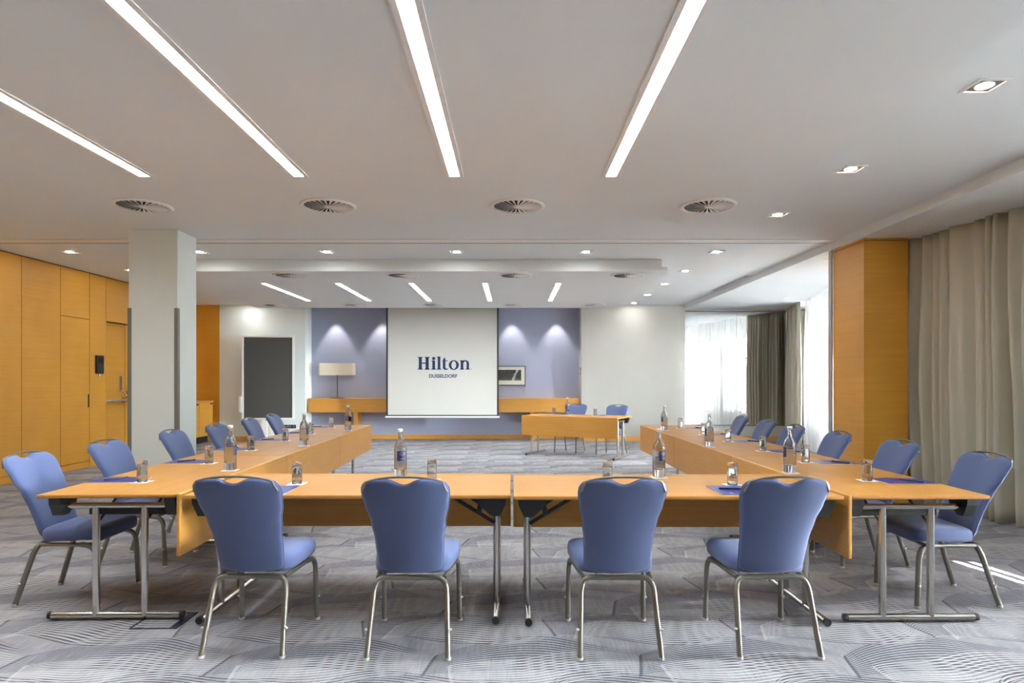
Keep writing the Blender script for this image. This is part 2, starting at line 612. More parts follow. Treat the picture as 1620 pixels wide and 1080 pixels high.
bb = [('niche', -4.595, 1.54, 14.478, 14.5), ('back', 1.54, 3.86, 14.03, YB), ('corner', -6.5, -4.595, 14.03, YB), ('mirror', 3.86, 6.3, 14.098, 14.12)]
for nm, x0, x1, y0, y1 in bb:
    struct(MB().box(x0, x1, y0, y1, 0, 0.10).build('baseboard_' + nm, M['panel_wood']), 'orange brown wooden baseboard on the %s wall' % nm, 'baseboard')

# columns
colm = struct(MB().box(-4.26, -3.714, 7.02, 7.44, 0, HU, 0.006, 1).build('column', M['wall_grey_lifted']), 'square grey plaster pillar beside the table row', 'column')
for x0, x1 in ((-4.268, -4.225), (-3.749, -3.706)):
    MB().box(x0, x1, 7.012, 7.055, 0, 2.15, 0.003, 1).build('corner_guard', M['guard'], colm)
wc = MB()
wc.box(3.893, 4.38, 6.99, 7.66, 0.0, HS - 0.03)
wc.box(3.91, 4.36, 7.005, 7.65, HS - 0.03, HS - 0.02)
wc.box(3.893, 4.38, 6.99, 7.66, HS - 0.02, HS)
wc.box(4.30, 5.30, 7.40, 7.60, 0.0, HS)
wcol = struct(wc.build('column_wood', M['wall_wood']), 'honey wood clad pier between curtain and sheer', 'column')
struct(MB().box(-6.55, 3.87, 7.665, 7.71, HU - 0.006, HU + 0.01).build('trim_1', M['guard']), 'ceiling track of the folding partition', 'trim')
struct(MB().box(-6.55, 3.87, 7.49, 7.665, HU - 0.008, HU + 0.01).build('trim_2', M['white']), 'white edge of the partition track', 'trim')
pp = MB()
pp.box(3.868, 3.892, 7.665, 7.69, 0, HS + 0.1)
pp.box(3.875, 3.892, 7.69, 7.70, 0, HS + 0.1)
pp.box(3.868, 3.892, 7.70, 7.73, 0, HS + 0.1)
struct(pp.build('trim_3', M['alu']), 'metal closing post of the folding partition by the pier', 'trim')

# window side walls; local frame s along, n outwards, z up
def facade_matrix(p0, p1):
    d = (Vector((p1[0], p1[1], 0)) - Vector((p0[0], p0[1], 0))).normalized()
    nrm = Vector((d.y, -d.x, 0))
    m = Matrix.Identity(4)
    m.col[0][:3] = d; m.col[1][:3] = nrm; m.col[2][:3] = (0, 0, 1); m.col[3][:3] = (p0[0], p0[1], 0)
    return m

def window(n, mtx, s0, s1, z0, z1, mulls, label):
    e = bpy.data.objects.new('window_%d' % n, None); col.objects.link(e)
    struct(e, label, 'window')
    fr = MB(mtx)
    w = 0.06
    fr.box(s0, s1, 0.05, 0.11, z0, z0 + w); fr.box(s0, s1, 0.05, 0.11, z1 - w, z1)
    for a in [s0] + mulls + [s1 - w]:
        fr.box(a, a + w, 0.05, 0.11, z0, z1)
    fr.box(s0, s1, 0.06, 0.10, z1 - 0.62, z1 - 0.57)
    fr.build('window_frame', M['frame_dark'], e)
    MB(mtx).box(s0, s1, 0.075, 0.085, z0, z1).build('window_pane', M['pane'], e)
    return e

def blind(parent, mtx, spans, z0, n, pitch=0.085, tilt=38):
    """Tilted white slats hanging outside the glass, inner edge up."""
    b = MB(mtx)
    a_ = math.radians(tilt)
    dy, dz = 0.045 * math.cos(a_), 0.045 * math.sin(a_)
    for k in range(n):
        z = z0 + pitch * k
        for sa, sb2 in spans:
            b.add([(sa, 0.17 - dy, z + dz), (sb2, 0.17 - dy, z + dz), (sb2, 0.17 + dy, z - dz), (sa, 0.17 + dy, z - dz),
                   (sa, 0.17 - dy, z + dz + 0.004), (sb2, 0.17 - dy, z + dz + 0.004), (sb2, 0.17 + dy, z - dz + 0.004), (sa, 0.17 + dy, z - dz + 0.004)],
                  [[0, 1, 2, 3], [7, 6, 5, 4], [0, 4, 5, 1], [1, 5, 6, 2], [2, 6, 7, 3], [3, 7, 4, 0]])
    return b.build('tilted_slats', M['white'], parent)

# far zone: from the pier out to the mirror corner
pf0, pf1 = (4.79 + 0.42, 7.5), (6.25 + 0.42, 14.3)
mf = facade_matrix(pf0, pf1)
Lf = (Vector(pf1) - Vector(pf0)).length
wf = MB(mf)
wf.box(-0.6, Lf + 0.4, 0, 0.2, 0, 0.42); wf.box(-0.6, Lf + 0.4, 0, 0.2, 2.52, HS)
for a, b_ in ((-0.6, 0.75), (2.55, 2.95), (5.95, Lf + 0.4)):
    wf.box(a, b_, 0, 0.2, 0.42, 2.52)
struct(wf.build('wall_right', M['wall']), 'window wall behind the sheer curtains', 'wall')
w1 = window(1, mf, 2.95, 5.95, 0.42, 2.52, [4.3], 'dark framed window seen through the sheer in the mirror')
blind(w1, mf, ((3.02, 4.29), (4.37, 5.88)), 0.50, 23)
window(2, mf, 0.75, 2.55, 0.42, 2.52, [], 'window behind the sheer next to the wooden pier')
# near zone: from the pier towards and past the camera
pn0, pn1 = (6.72, -3.3), (4.72, 7.2)
mn = facade_matrix(pn0, pn1)
Ln = (Vector(pn1) - Vector(pn0)).length
wn = MB(mn)
wn.box(-0.2, Ln + 0.1, 0, 0.2, 0, 0.15); wn.box(-0.2, Ln + 0.1, 0, 0.2, 2.84, HS)
for a, b_ in ((-0.2, 3.6), (5.25, 5.35), (7.0, 7.12), (7.75, Ln + 0.1)):
    wn.box(a, b_, 0, 0.2, 0.15, 2.84)
# lowered shutter of the third window leaves two narrow gaps
for za, zb in ((0.15, 1.27), (1.297, 1.34), (1.367, 2.84)):
    wn.box(7.12, 7.75, 0.037, 0.043, za, zb)
struct(wn.build('wall_right', M['wall']), 'window wall behind the taupe curtains', 'wall')
struct(MB(mn).box(2.6, Ln - 0.2, 0.2, 1.7, HS, HS + 0.2).build('sky_cut_slab', M['stone_light']), 'added unseen slab cutting high sky light at the windows opposite the front tables', 'trim')  # overhang added out of view to cut high sky light on the floor
blind(window(3, mn, 3.6, 5.25, 0.15, 2.84, [], 'tall window beside the camera'), mn, ((3.66, 5.19),), 0.22, 23, 0.115, 50)  # unseen slats added to send daylight up instead of onto the floor
blind(window(4, mn, 5.35, 7.0, 0.15, 2.84, [], 'tall window opposite the front tables'), mn, ((5.41, 6.94),), 0.22, 23, 0.115, 50)  # slats added here too, tilted to throw daylight at the ceiling

def portal(mtx, s0, s1, z0, z1):
    ld = bpy.data.lights.new('window_portal', 'AREA')
    ld.shape = 'RECTANGLE'
    ld.size = s1 - s0; ld.size_y = z1 - z0
    ld.cycles.is_portal = True
    o = bpy.data.objects.new('window_portal', ld)
    p = mtx @ Vector(((s0 + s1) / 2, 0.22, (z0 + z1) / 2))
    inward = -(mtx.to_3x3() @ Vector((0, 1, 0)))
    o.location = p
    o.rotation_euler = inward.to_track_quat('-Z', 'Y').to_euler()
    col.objects.link(o)
for a in ((mf, 2.95, 5.95, 0.42, 2.52), (mf, 0.75, 2.55, 0.42, 2.52), (mn, 3.6, 5.25, 0.15, 2.84), (mn, 5.35, 7.0, 0.15, 2.84)):
    portal(*a)

# outside
struct(MB().box(8.4, 60, -30, 60, -0.6, -0.5).build('ground', M['ground']), 'pale paving outside the windows', 'ground')
sun_block = thing('outside_block', 'added unseen pale block outside keeping sun off the near windows', 'building', (17, -12.8, -0.5))  # block added out of view to keep direct sun off the near windows
MB().box(0, 1.0, -14, 14, 0, 12.5).build('facade', M['stone_light'], sun_block)
for k in range(6):
    z = 0.9 + 1.4 * k
    MB().box(-0.05, 0.0, -14, 14, z, z + 0.3).build('window_band', M['dim_glass'], sun_block)
ob = thing('outside_block', 'pale building with horizontal bands outside, glimpsed through the sheer', 'building', (17, 18, -0.5))
MB().box(0, 4, -14, 14, 0, 12.5).build('facade', M['stone'], ob)
for k in range(7):
    z = 0.9 + 1.25 * k
    MB().box(-0.05, 0.0, -14, 14, z, z + 0.5).build('window_band', M['dim_glass'], ob)
    MB().box(-0.35, 0.0, -14, 14, z + 0.62, z + 0.78).build('ledge', M['stone'], ob)

# ------------------------------------------------------------------ mirror, curtains
mi = thing('wall_mirror', 'large frameless wall mirror in two panes reflecting the sheer curtains', 'mirror', (3.86, 14.12, 0.356))
MB().box(0, 1.148, -0.012, 0, 0, 2.515).build('mirror_pane', M['mirror'], mi)
MB().box(1.154, 2.36, -0.012, 0, 0, 2.515).build('mirror_pane', M['mirror'], mi)
MB().box(0, 2.36, -0.016, 0, -0.025, 0).build('bottom_rail', M['guard'], mi)
MB().box(0, 2.36, -0.014, 0, 2.515, 2.53).build('top_rail', M['guard'], mi)

def curtain(name, mat, p0, p1, z0, z1, lam, amp, seed, label, cat, group=None, flare=0.0, thick=0.004):
    rnd = random.Random(seed)
    P0, P1 = Vector((p0[0], p0[1], 0)), Vector((p1[0], p1[1], 0))
    d = P1 - P0
    L = d.length
    d.normalize()
    nrm = Vector((-d.y, d.x, 0))
    nx, nz = max(40, int(L / lam * 16)), 18
    ph = [rnd.uniform(0, 6.28) for _ in range(6)]
    def off(s, zt):
        sw = s + 0.35 * lam * math.sin(2 * PI * s / (lam * 4.3) + ph[0]) + 0.06 * lam * math.sin(3 * zt + ph[1] + s * 9)
        a = math.sin(2 * PI * sw / lam + ph[2])
        a = math.copysign(abs(a) ** 0.75, a)
        b_ = 0.35 * math.sin(2 * PI * sw / (lam * 0.47) + ph[3] + 0.8 * zt)
        m = 0.75 + 0.35 * math.sin(2 * PI * s / (lam * 3.1) + ph[4])
        grow = 0.55 + 0.45 * min(1, (1 - zt) * 2.2)
        return (a + b_ * grow) * amp * m * grow
    verts, faces = [], []
    for j in range(nz + 1):
        zt = j / nz
        z = z0 + (z1 - z0) * zt
        for i in range(nx + 1):
            s = L * i / nx
            p = P0 + d * (s + 0.012 * math.sin(8 * zt + 3 * s)) + nrm * (off(s, zt) + flare * (1 - zt) ** 1.5)
            verts.append((p.x, p.y, z))
    for j in range(nz):
        for i in range(nx):
            a = j * (nx + 1) + i
            faces.append([a, a + 1, a + nx + 2, a + nx + 1])
    o = MB().add(verts, faces, True).build(name, mat)
    if thick:
        md = o.modifiers.new('cloth', 'SOLIDIFY')
        md.thickness = thick
    return tag(o, label, cat, group)

curtain('curtain', M['drape'], (4.48, 7.34), (4.63, 5.72), 0.005, HS, 0.17, 0.10, 3, 'taupe floor length curtain hanging next to the wooden pier', 'curtain', 'taupe curtains', flare=0.07)
curtain('curtain', M['drape'], (4.49, 5.56), (4.68, 4.75), 0.005, HS, 0.16, 0.075, 11, 'taupe curtain at the frame edge behind the nearest window-side chair', 'curtain', 'taupe curtains', flare=0.10)
curtain('curtain', M['drape'], (6.13, 14.10), (5.76, 12.66), 0.01, HS, 0.12, 0.05, 5, 'taupe curtain gathered in the far corner beside the mirror', 'curtain', 'taupe curtains')
curtain('sheer_curtain', M['sheer'], (5.86, 12.58), (5.29, 10.36), 0.01, HS, 0.13, 0.05, 8, 'white sheer curtain beside the far taupe curtain', 'curtain', 'sheer curtains', thick=0)
curtain('sheer_curtain', M['sheer'], (5.26, 10.32), (4.80, 7.85), 0.01, HS, 0.13, 0.05, 9, 'white sheer curtain next to the partition post', 'curtain', 'sheer curtains', thick=0)

# ------------------------------------------------------------------ ceiling fittings
def make_strip():
    t = thing('strip_light', 'x', 'light')
    f = MB()
    f.box(-0.066, -0.036, -1.105, 1.105, -0.006, 0.0); f.box(0.036, 0.066, -1.105, 1.105, -0.006, 0.0)
    f.box(-0.036, 0.036, -1.105, -1.075, -0.006, 0.0); f.box(-0.036, 0.036, 1.075, 1.105, -0.006, 0.0)
    f.build('trim_frame', M['white'], t)
    MB().box(-0.036, 0.036, -1.075, 1.075, -0.003, 0.0).build('diffuser', M['strip'], t)
    return t
strip, used = make_strip(), []
order = ['first', 'second', 'third', 'fourth', 'fifth', 'sixth']
for i, X in enumerate((-3.83, -2.69, -1.56, -0.42, 0.725)):
    place(strip, used, (X, 3.555, HC), 0, 'glowing recessed strip light above the front tables, %s from the wooden wall' % order[i], 'strip lights of the near ceiling panel')
for i, X in enumerate((-3.83, -2.69, -1.555, -0.415, 0.72)):
    place(strip, used, (X, 10.83, HC), 0, 'glowing strip light in the far ceiling panel, %s from the wooden wall' % order[i], 'strip lights of the far ceiling panel')

def make_diffuser():
    t = thing('air_diffuser', 'x', 'air vent')
    MB().lathe([(0.205, 0.0), (0.235, 0.0), (0.238, -0.006), (0.228, -0.014), (0.212, -0.016), (0.200, -0.010), (0.200, 0.0)], 40).build('rim', M['white'], t)
    MB().lathe([(0.0, -0.001), (0.202, -0.001)], 40).build('duct', M['dark'], t)
    vn = MB()
    for k in range(24):
        a = 2 * PI * k / 24
        c, s = math.cos(a), math.sin(a)
        c2, s2 = math.cos(a - 0.12), math.sin(a - 0.12)
        r0, r1 = 0.03, 0.198
        v = [(r0 * c, r0 * s, -0.014), (r1 * c, r1 * s, -0.014), (r1 * c2, r1 * s2, -0.0095), (r0 * c2, r0 * s2, -0.012)]
        v += [(p[0], p[1], p[2] + 0.0015) for p in v]
        vn.add(v, [[0, 1, 2, 3], [7, 6, 5, 4], [0, 4, 5, 1], [1, 5, 6, 2], [2, 6, 7, 3], [3, 7, 4, 0]])
    vn.build('grille', M['white'], t)
    MB().lathe([(0.0, -0.018), (0.03, -0.017), (0.034, -0.004)], 20).build('hub', M['white'], t)
    return t
dif, used = make_diffuser(), []
for i, X in enumerate((-3.165, -1.575, 0.043, 1.68)):
    place(dif, used, (X, 5.42, HC), 0.2 * i, 'round air vent behind the near strip lights, %s from the wooden wall' % order[i], 'air vents of the near ceiling panel')
for i, X in enumerate((-3.16, -1.557, 0.045, 1.65)):
    place(dif, used, (X, 9.0, HC), 0.3 * i, 'round white air vent just past the partition track, %s from the wooden wall' % order[i], 'air vents at the near edge of the far panel')
for i, X in enumerate((-4.70, -3.11, -1.53, 0.05, 1.63)):
    place(dif, used, (X, 12.56, HC), 0.25 * i, 'round white air vent right before the end wall, %s from the wooden wall' % order[i], 'air vents at the far edge of the far panel')

def make_downlight():
    t = thing('downlight', 'x', 'light')
    f = MB()
    f.box(-0.09, -0.072, -0.09, 0.09, -0.007, 0.0); f.box(0.072, 0.09, -0.09, 0.09, -0.007, 0.0)
    f.box(-0.072, 0.072, -0.09, -0.072, -0.007, 0.0); f.box(-0.072, 0.072, 0.072, 0.09, -0.007, 0.0)
    f.build('trim_frame', M['white'], t)
    MB().box(-0.072, 0.072, -0.072, 0.072, -0.003, 0.0).build('reflector', M['chrome'], t)
    MB().lathe([(0.0, -0.005), (0.044, -0.0045), (0.047, -0.0025)], 24).build('lens', M['lens'], t)
    return t
dl, used = make_downlight(), []
for i, X in enumerate((-5.76, -4.07, -2.41, -0.724, 0.963, 2.66)):
    place(dl, used, (X, 8.23, HU), 0, 'square downlight in the row behind the partition track, %s from the wooden wall' % order[i], 'downlights behind the partition track')
for i, Y in enumerate((9.66, 10.99, 12.38, 13.7)):
    place(dl, used, (2.65, Y, HU), 0, 'square downlight between far ceiling panel and window soffit, %s past the track row' % order[i], 'downlights beside the far panel')
for i, Y in enumerate((3.585, 5.0, 6.38)):
    place(dl, used, (2.68, Y, HU), 0, ('largest square downlight, near the top corner of the window side', 'square downlight on the window side, between the largest one and the pier', 'square downlight closest before the partition track on the window side')[i], 'downlights beside the near panel')
for i, Y in enumerate((9.6, 12.29, 13.7, 3.585, 5.0, 6.38)):
    place(dl, used, (-5.78, Y, HU), 0, ('downlight half hidden behind the grey pillar', 'downlight above the dark wooden alcove', 'small downlight above the grey pinboard', 'downlight along the wooden wall, closest to the camera end', 'downlight along the wooden wall, second from the camera end', 'downlight along the wooden wall just before the partition track')[i], 'downlights on the wooden wall side')

def make_spot():
    t = thing('soffit_spot', 'x', 'light')
    MB().lathe([(0.03, 0.0), (0.045, 0.0), (0.046, -0.004), (0.034, -0.006), (0.03, -0.002)], 20).build('rim', M['white'], t)
    MB().lathe([(0.0, -0.002), (0.032, -0.002)], 20).build('lens', M['white'], t)
    return t
sp_, used = make_spot(), []
for (X, Y, lab) in ((4.19, 6.36, 'tiny round ceiling spot before the taupe curtain beside the wooden pier'), (4.11, 8.23, 'tiny round ceiling spot at the partition post'), (4.66, 10.1, 'tiny round ceiling spot above the near end of the sheer'), (5.16, 11.9, 'tiny round ceiling spot beside the far drape'), (4.51, 12.66, 'tiny round ceiling spot closest to the mirror')):
    place(sp_, used, (X, Y, HS), 0, lab, 'small spots in the window soffit')

sv = thing('slot_vent', 'long narrow slot vent in the ceiling beside the window soffit', 'air vent', (3.76, 10.96, HU))
f = MB()
f.box(-0.045, -0.03, -0.9, 0.9, -0.008, 0); f.box(0.03, 0.045, -0.9, 0.9, -0.008, 0)
f.box(-0.03, 0.03, -0.9, -0.88, -0.008, 0); f.box(-0.03, 0.03, 0.88, 0.9, -0.008, 0); f.box(-0.004, 0.004, -0.88, 0.88, -0.008, 0)
f.build('trim_frame', M['white'], sv)
MB().box(-0.03, 0.03, -0.88, 0.88, -0.002, 0).build('slot', M['dark'], sv)

def wash(x, y, z, tx, ty, tz, w, ang, blend=0.7):
    ld = bpy.data.lights.new('wall_wash', 'SPOT')
    ld.energy = w; ld.spot_size = math.radians(ang); ld.spot_blend = blend
    ld.color = (1, 0.93, 0.84); ld.shadow_soft_size = 0.03
    o = bpy.data.objects.new('wall_wash', ld)
    o.location = (x, y, z)
    o.rotation_euler = (Vector((tx, ty, tz)) - Vector((x, y, z))).to_track_quat('-Z', 'Y').to_euler()
    col.objects.link(o)
for X in (-4.03, -2.97, 0.0, 1.02):
    wash(X, 14.24, 3.0, X, 14.42, 0.5, WASH_WATTS, 62, 0.5)
wash(-5.6, 13.75, 3.0, -5.6, 14.0, 0.5, WASH_WATTS * 0.06, 80)

# ------------------------------------------------------------------ folding tables
TL, TW, TZ = 1.80, 0.78, 0.72
def make_table():
    t = thing('folding_table', 'x', 'table')
    MB().box(-TL / 2 + 0.002, TL / 2 - 0.002, -TW, -0.022, TZ - 0.021, TZ, 0.006, 2).build('tabletop', M['table_wood'], t)
    MB().box(-TL / 2 + 0.002, TL / 2 - 0.002, -0.020, 0.0, 0.375, TZ + 0.003, 0.005, 2).build('modesty_panel', M['panel_wood'], t)
    for sx in (-1, 1):
        xl = sx * (TL / 2 - 0.085)
        lf = MB()
        lf.sweep([(xl, -0.10, 0.645), (xl, -0.70, 0.645)], 0.0165, n=14)
        for yv in (-0.235, -0.505):
            lf.sweep([(xl, yv, 0.03), (xl, yv, 0.645)], 0.0195, n=14)
        lf.sweep([(xl, -0.03, 0.028), (xl, -0.755, 0.028)], 0.0195, n=14)
        lo = lf.build('leg', M['chrome'], t)
        for ye, dy in ((-0.03, 0.012), (-0.755, -0.012)):
            MB().sweep([(xl, ye - dy * 0.6, 0.028), (xl, ye + dy, 0.028)], 0.0205, n=14).build('foot_cap', M['black'], lo)
        for ya in (-0.07, -0.70):
            MB().prism([(xl - sx * 0.055 - 0.05, TZ - 0.022), (xl - sx * 0.055 - 0.03, TZ - 0.07), (xl - 0.025, TZ - 0.125), (xl + 0.025, TZ - 0.125), (xl + 0.055, TZ - 0.06), (xl + 0.06, TZ - 0.022)] if sx > 0 else
                       [(xl - 0.06, TZ - 0.022), (xl - 0.055, TZ - 0.06), (xl - 0.025, TZ - 0.125), (xl + 0.025, TZ - 0.125), (xl + 0.085, TZ - 0.07), (xl + 0.105, TZ - 0.022)], 0.06, 'y', ya - 0.03).build('folding_bracket', M['black'], t)
        for yv in (-0.235, -0.505):
            xi = xl - sx * 0.30
            br = MB()
            br.sweep([(xi, yv - 0.022, TZ - 0.03), (xl - sx * 0.012, yv - 0.022, 0.515)], 0.011, 0.004, n=8)
            br.build('brace', M['black'], t)
        MB().box(min(xl - sx * 0.085, xl - sx * 0.11), max(xl - sx * 0.085, xl - sx * 0.11), -0.60, -0.14, 0.575, 0.62, 0.004, 1).build('cross_bar', M['black'], t)
    return t
tab, used = make_table(), []
# front pair: panel away from the camera
place(tab, used, (-0.906, 4.24, 0), 0, 'honey wood folding table of the nearest row, pillar side of the centre joint', 'front folding tables')
place(tab, used, (0.906, 4.21, 0), 0, 'honey wood folding table of the nearest row, window side of the centre joint', 'front folding tables')
tl = math.radians(1.55)
LD = Vector((-math.sin(tl), math.cos(tl), 0))
for k in range(3):
    p = Vector((-1.835, 3.49, 0)) + LD * (TL * (k + 0.5))
    # panel towards +X, chairs towards -X
    place(tab, used, p, -PI / 2 + tl, ('wood folding table at the near end of the pillar-side row', 'wood folding table in the middle of the pillar-side row', 'wood folding table at the far end of the pillar-side row')[k], 'pillar-side folding tables')
tr = math.radians(0.45)
RD = Vector((-math.sin(tr), math.cos(tr), 0))
for k in range(3):
    p = Vector((1.832, 3.44, 0)) + RD * (TL * (k + 0.5))
    place(tab, used, p, PI / 2 + tr, ('wood folding table at the near end of the window-side row', 'wood folding table in the middle of the window-side row', 'wood folding table at the far end of the window-side row')[k], 'window-side folding tables')
HA = math.radians(28.2)
HM = Vector((0.96, 10.88, 0))
HU_, HV_ = Vector((math.cos(HA), -math.sin(HA), 0)), Vector((math.sin(HA), math.cos(HA), 0))
place(tab, used, HM, PI - HA, 'single slanted wood folding table standing apart before the cream wall', 'head table')

# ------------------------------------------------------------------ banquet chairs (facing +x)
def make_chair():
    t = thing('banquet_chair', 'x', 'chair')
    Z0, Z1 = 0.385, 0.885
    def hw(s):
        pts = [(0, 0.158), (0.12, 0.163), (0.35, 0.168), (0.55, 0.180), (0.75, 0.200), (0.88, 0.208), (1.0, 0.205)]
        for (a, wa), (b_, wb) in zip(pts, pts[1:]):
            if s <= b_:
                q = (s - a) / (b_ - a)
                q = q * q * (3 - 2 * q)
                w = wa + (wb - wa) * q
                break
        rt = 0.075
        if s > 1 - rt:
            q = (s - (1 - rt)) / rt
            w -= 0.045 * (1 - math.sqrt(max(0, 1 - q * q)))
        rb = 0.07
        if s < rb:
            q = (rb - s) / rb
            w -= 0.03 * (1 - math.sqrt(max(0, 1 - q * q)))
        return w
    def bx(s):
        return -0.135 - 0.135 * s - 0.085 * s * s
    def ztop(yy):
                return Z1 - 0.012 * max(0, (abs(yy) - 0.10) / 0.1) ** 2
    def notch(yy):
        q = abs(yy) / 0.080
        return 0.027 * (0.5 + 0.5 * math.cos(PI * q)) if q < 1 else 0
    nu, nv = 32, 32
    def surf(side):
        vs = []
        for j in range(nv + 1):
            s0 = j / nv
            s = 0.5 - 0.5 * math.cos(PI * s0)
            s = 0.5 * s + 0.5 * s0
            for i in range(nu + 1):
                tt = -1 + 2 * i / nu
                tq = math.sin(tt * PI / 2) * 0.5 + tt * 0.5
                w = hw(s)
                yy = w * tq
                z = Z0 + (ztop(yy) - Z0) * s + 0.008 * tq * tq * (1 - s) - notch(yy) * s ** 14
                sb_ = (z - Z0) / (Z1 - Z0)
                ex = max(abs(tq), abs(2 * s - 1))
                edge = (1 - abs(tq) ** 5) * (1 - abs(2 * s - 1) ** 7)
                edge = max(0, edge) ** 0.4
                th = (0.034 if side > 0 else -0.018) * edge
                vs.append((bx(sb_) + 0.022 * tq * tq + th + (0.006 if side > 0 else -0.006), yy, z))
        return vs
    nrow = nu + 1
    bm_ = MB()
    F, B = surf(1), surf(-1)
    off = len(F)
    faces = []
    for j in range(nv):
        for i in range(nu):
            a = j * nrow + i
            faces.append([a, a + 1, a + nrow + 1, a + nrow])
            faces.append([off + a, off + a + nrow, off + a + nrow + 1, off + a + 1])
    rim = [i for i in range(nrow)] + [j * nrow + nu for j in range(1, nv + 1)] + [nv * nrow + i for i in range(nu - 1, -1, -1)] + [j * nrow for j in range(nv - 1, 0, -1)]
    for k in range(len(rim)):
        a, b_ = rim[k], rim[(k + 1) % len(rim)]
        faces.append([a, off + a, off + b_, b_])
    bm_.add(F + B, faces, True)
    back = bm_.build('backrest', M['fabric'], t)
    rp = [B[i] for i in rim]
    MB().sweep([(p[0] + 0.006, p[1] * 1.005, p[2]) for p in rp], 0.0035, n=6, closed=True).build('piping', M['fabric'], back)
    # handle tube: over the top and down both edges
    hp = []
    def edge_pt(s, sg):
        return (bx(s) + 0.006, sg * (hw(s) - 0.008), Z0 + (ztop(hw(s)) - Z0) * s)
    for s in (0.90,):
        hp.append(edge_pt(s, -1))
    n = 20
    for i in range(n + 1):
        yy = -0.178 + 0.356 * i / n
        q = abs(yy) / 0.205
        hp.append((bx(1.0) + 0.008 + 0.015 * q * q, yy, 0.897 - 0.034 * q ** 2.4))
    for s in (0.90,):
        hp.append(edge_pt(s, 1))
    MB().sweep(hp, 0.0062, 0.005, n=8).build('handle', M['handle_metal'], t)
    # seat
    def ring(inset, z, crown=0.0):
        out = []
        N = 56
        for k in range(N):
            a = 2 * PI * k / N
            ca, sa = math.cos(a), math.sin(a)
            e = 0.32
            px = math.copysign(abs(ca) ** e, ca)
            py = math.copysign(abs(sa) ** e, sa)
            u = (px + 1) / 2
            w = 0.185 + 0.035 * min(1, u * 1.6)
            x = 0.07 + (0.20 - inset) * px
            out.append((x, (w - inset) * py, z + 0.018 * u + (-0.010 * max(0, u - 0.85) / 0.15)))
        return out
    prof = [(0.03, 0.376), (0.004, 0.382), (0.0, 0.395), (0.0, 0.425), (0.004, 0.44), (0.014, 0.452), (0.034, 0.461), (0.07, 0.467), (0.12, 0.470), (0.17, 0.471)]
    sv_ = []
    for a, z in prof:
        sv_ += ring(a, z)
    N = 56
    fs = [[i * N + k, i * N + (k + 1) % N, (i + 1) * N + (k + 1) % N, (i + 1) * N + k] for i in range(len(prof) - 1) for k in range(N)]
    fs += [list(range(N))[::-1], [(len(prof) - 1) * N + k for k in range(N)]]
    MB().add(sv_, fs, True).build('seat', M['fabric'], t)
    # frame
    fr = MB()
    for sg in (-1, 1):
        fr.sweep([(-0.125, sg * 0.165, 0.358), (0.0, sg * 0.180, 0.362), (0.15, sg * 0.195, 0.364)], 0.0125, 0.0125, n=10)
    fr.sweep([(-0.132, -0.12, 0.362), (-0.132, 0.12, 0.362)], 0.0145, n=10)
    fr.sweep([(0.16, -0.19, 0.357), (0.16, 0.19, 0.357)], 0.010, n=8)
    fr.build('seat_frame', M['chair_metal'], t)
    for sg in (-1, 1):
        top = bez((-0.165, sg * 0.183, 0.27), (-0.142, sg * 0.182, 0.345), (-0.132, sg * 0.165, 0.362), (-0.132, sg * 0.115, 0.362), 8)
        lg = MB().sweep([(-0.25, sg * 0.197, 0.006)] + top, 0.0165, 0.0135, n=12).build('leg', M['chair_metal'], t)
        MB().lathe([(0, 0), (0.015, 0), (0.017, 0.006), (0.0165, 0.016)], 12, -0.25, sg * 0.197, 0).build('glide', M['cap'], lg)
        MB().lathe([(0, 0), (0.008, 0), (0.009, 0.008), (0, 0.011)], 10, -0.218, sg * 0.192 + sg * 0.013, 0.13).build('stacking_button', M['cap'], lg)
        top = bez((0.238, sg * 0.208, 0.27), (0.236, sg * 0.207, 0.345), (0.21, sg * 0.202, 0.364), (0.14, sg * 0.194, 0.364), 8)
        lg = MB().sweep([(0.25, sg * 0.212, 0.006)] + top, 0.0165, 0.0135, n=12).build('leg', M['chair_metal'], t)
        MB().lathe([(0, 0), (0.015, 0), (0.017, 0.006), (0.0165, 0.016)], 12, 0.25, sg * 0.212, 0).build('glide', M['cap'], lg)
        MB().lathe([(0, 0), (0.008, 0), (0.009, 0.008), (0, 0.011)], 10, 0.245, sg * 0.210 + sg * 0.013, 0.13).build('stacking_button', M['cap'], lg)
    return t
ch, used = make_chair(), []
for (X, Y, rz, lab) in (
        (-1.313, 3.32, PI / 2, 'blue banquet chair seen from behind at the front tables, closest to the pillar'),
        (-0.506, 3.30, PI / 2, 'blue banquet chair seen from behind, just pillar-side of the centre table joint'),
        (0.525, 3.30, PI / 2, 'blue banquet chair seen from behind, just window-side of the centre table joint'),
        (1.300, 3.31, PI / 2, 'blue banquet chair seen from behind at the nearest tables, closest to the window side')):
    place(ch, used, (X, Y, 0), rz, lab, 'chairs along the front tables')
for i, (X, Y) in enumerate(((-2.725, 3.98), (-2.745, 4.77), (-2.78, 5.76), (-2.76, 6.56), (-2.85, 7.62), (-2.89, 8.46))):
    place(ch, used, (X, Y, 0), (0.02, -0.02, 0.01, -0.03, 0.02, 0.0)[i], 'blue banquet chair along the pillar-side table row, %s from the near end' % order[i], 'chairs along the pillar-side tables')
for i, (X, Y) in enumerate(((2.65, 3.955), (2.615, 4.76), (2.575, 5.60), (2.555, 6.42), (2.60, 7.23), (2.66, 8.18))):
    place(ch, used, (X, Y, 0), PI + (0.0, 0.03, -0.02, 0.02, 0.0, -0.02)[i], 'blue banquet chair along the window-side table row, %s from the near end' % order[i], 'chairs along the window-side tables')
ha = math.atan2(-HV_.y, -HV_.x)
place(ch, used, (1.09, 11.78, 0), ha, 'blue banquet chair behind the slanted head table, beside the standing bottle', 'chairs at the head table')
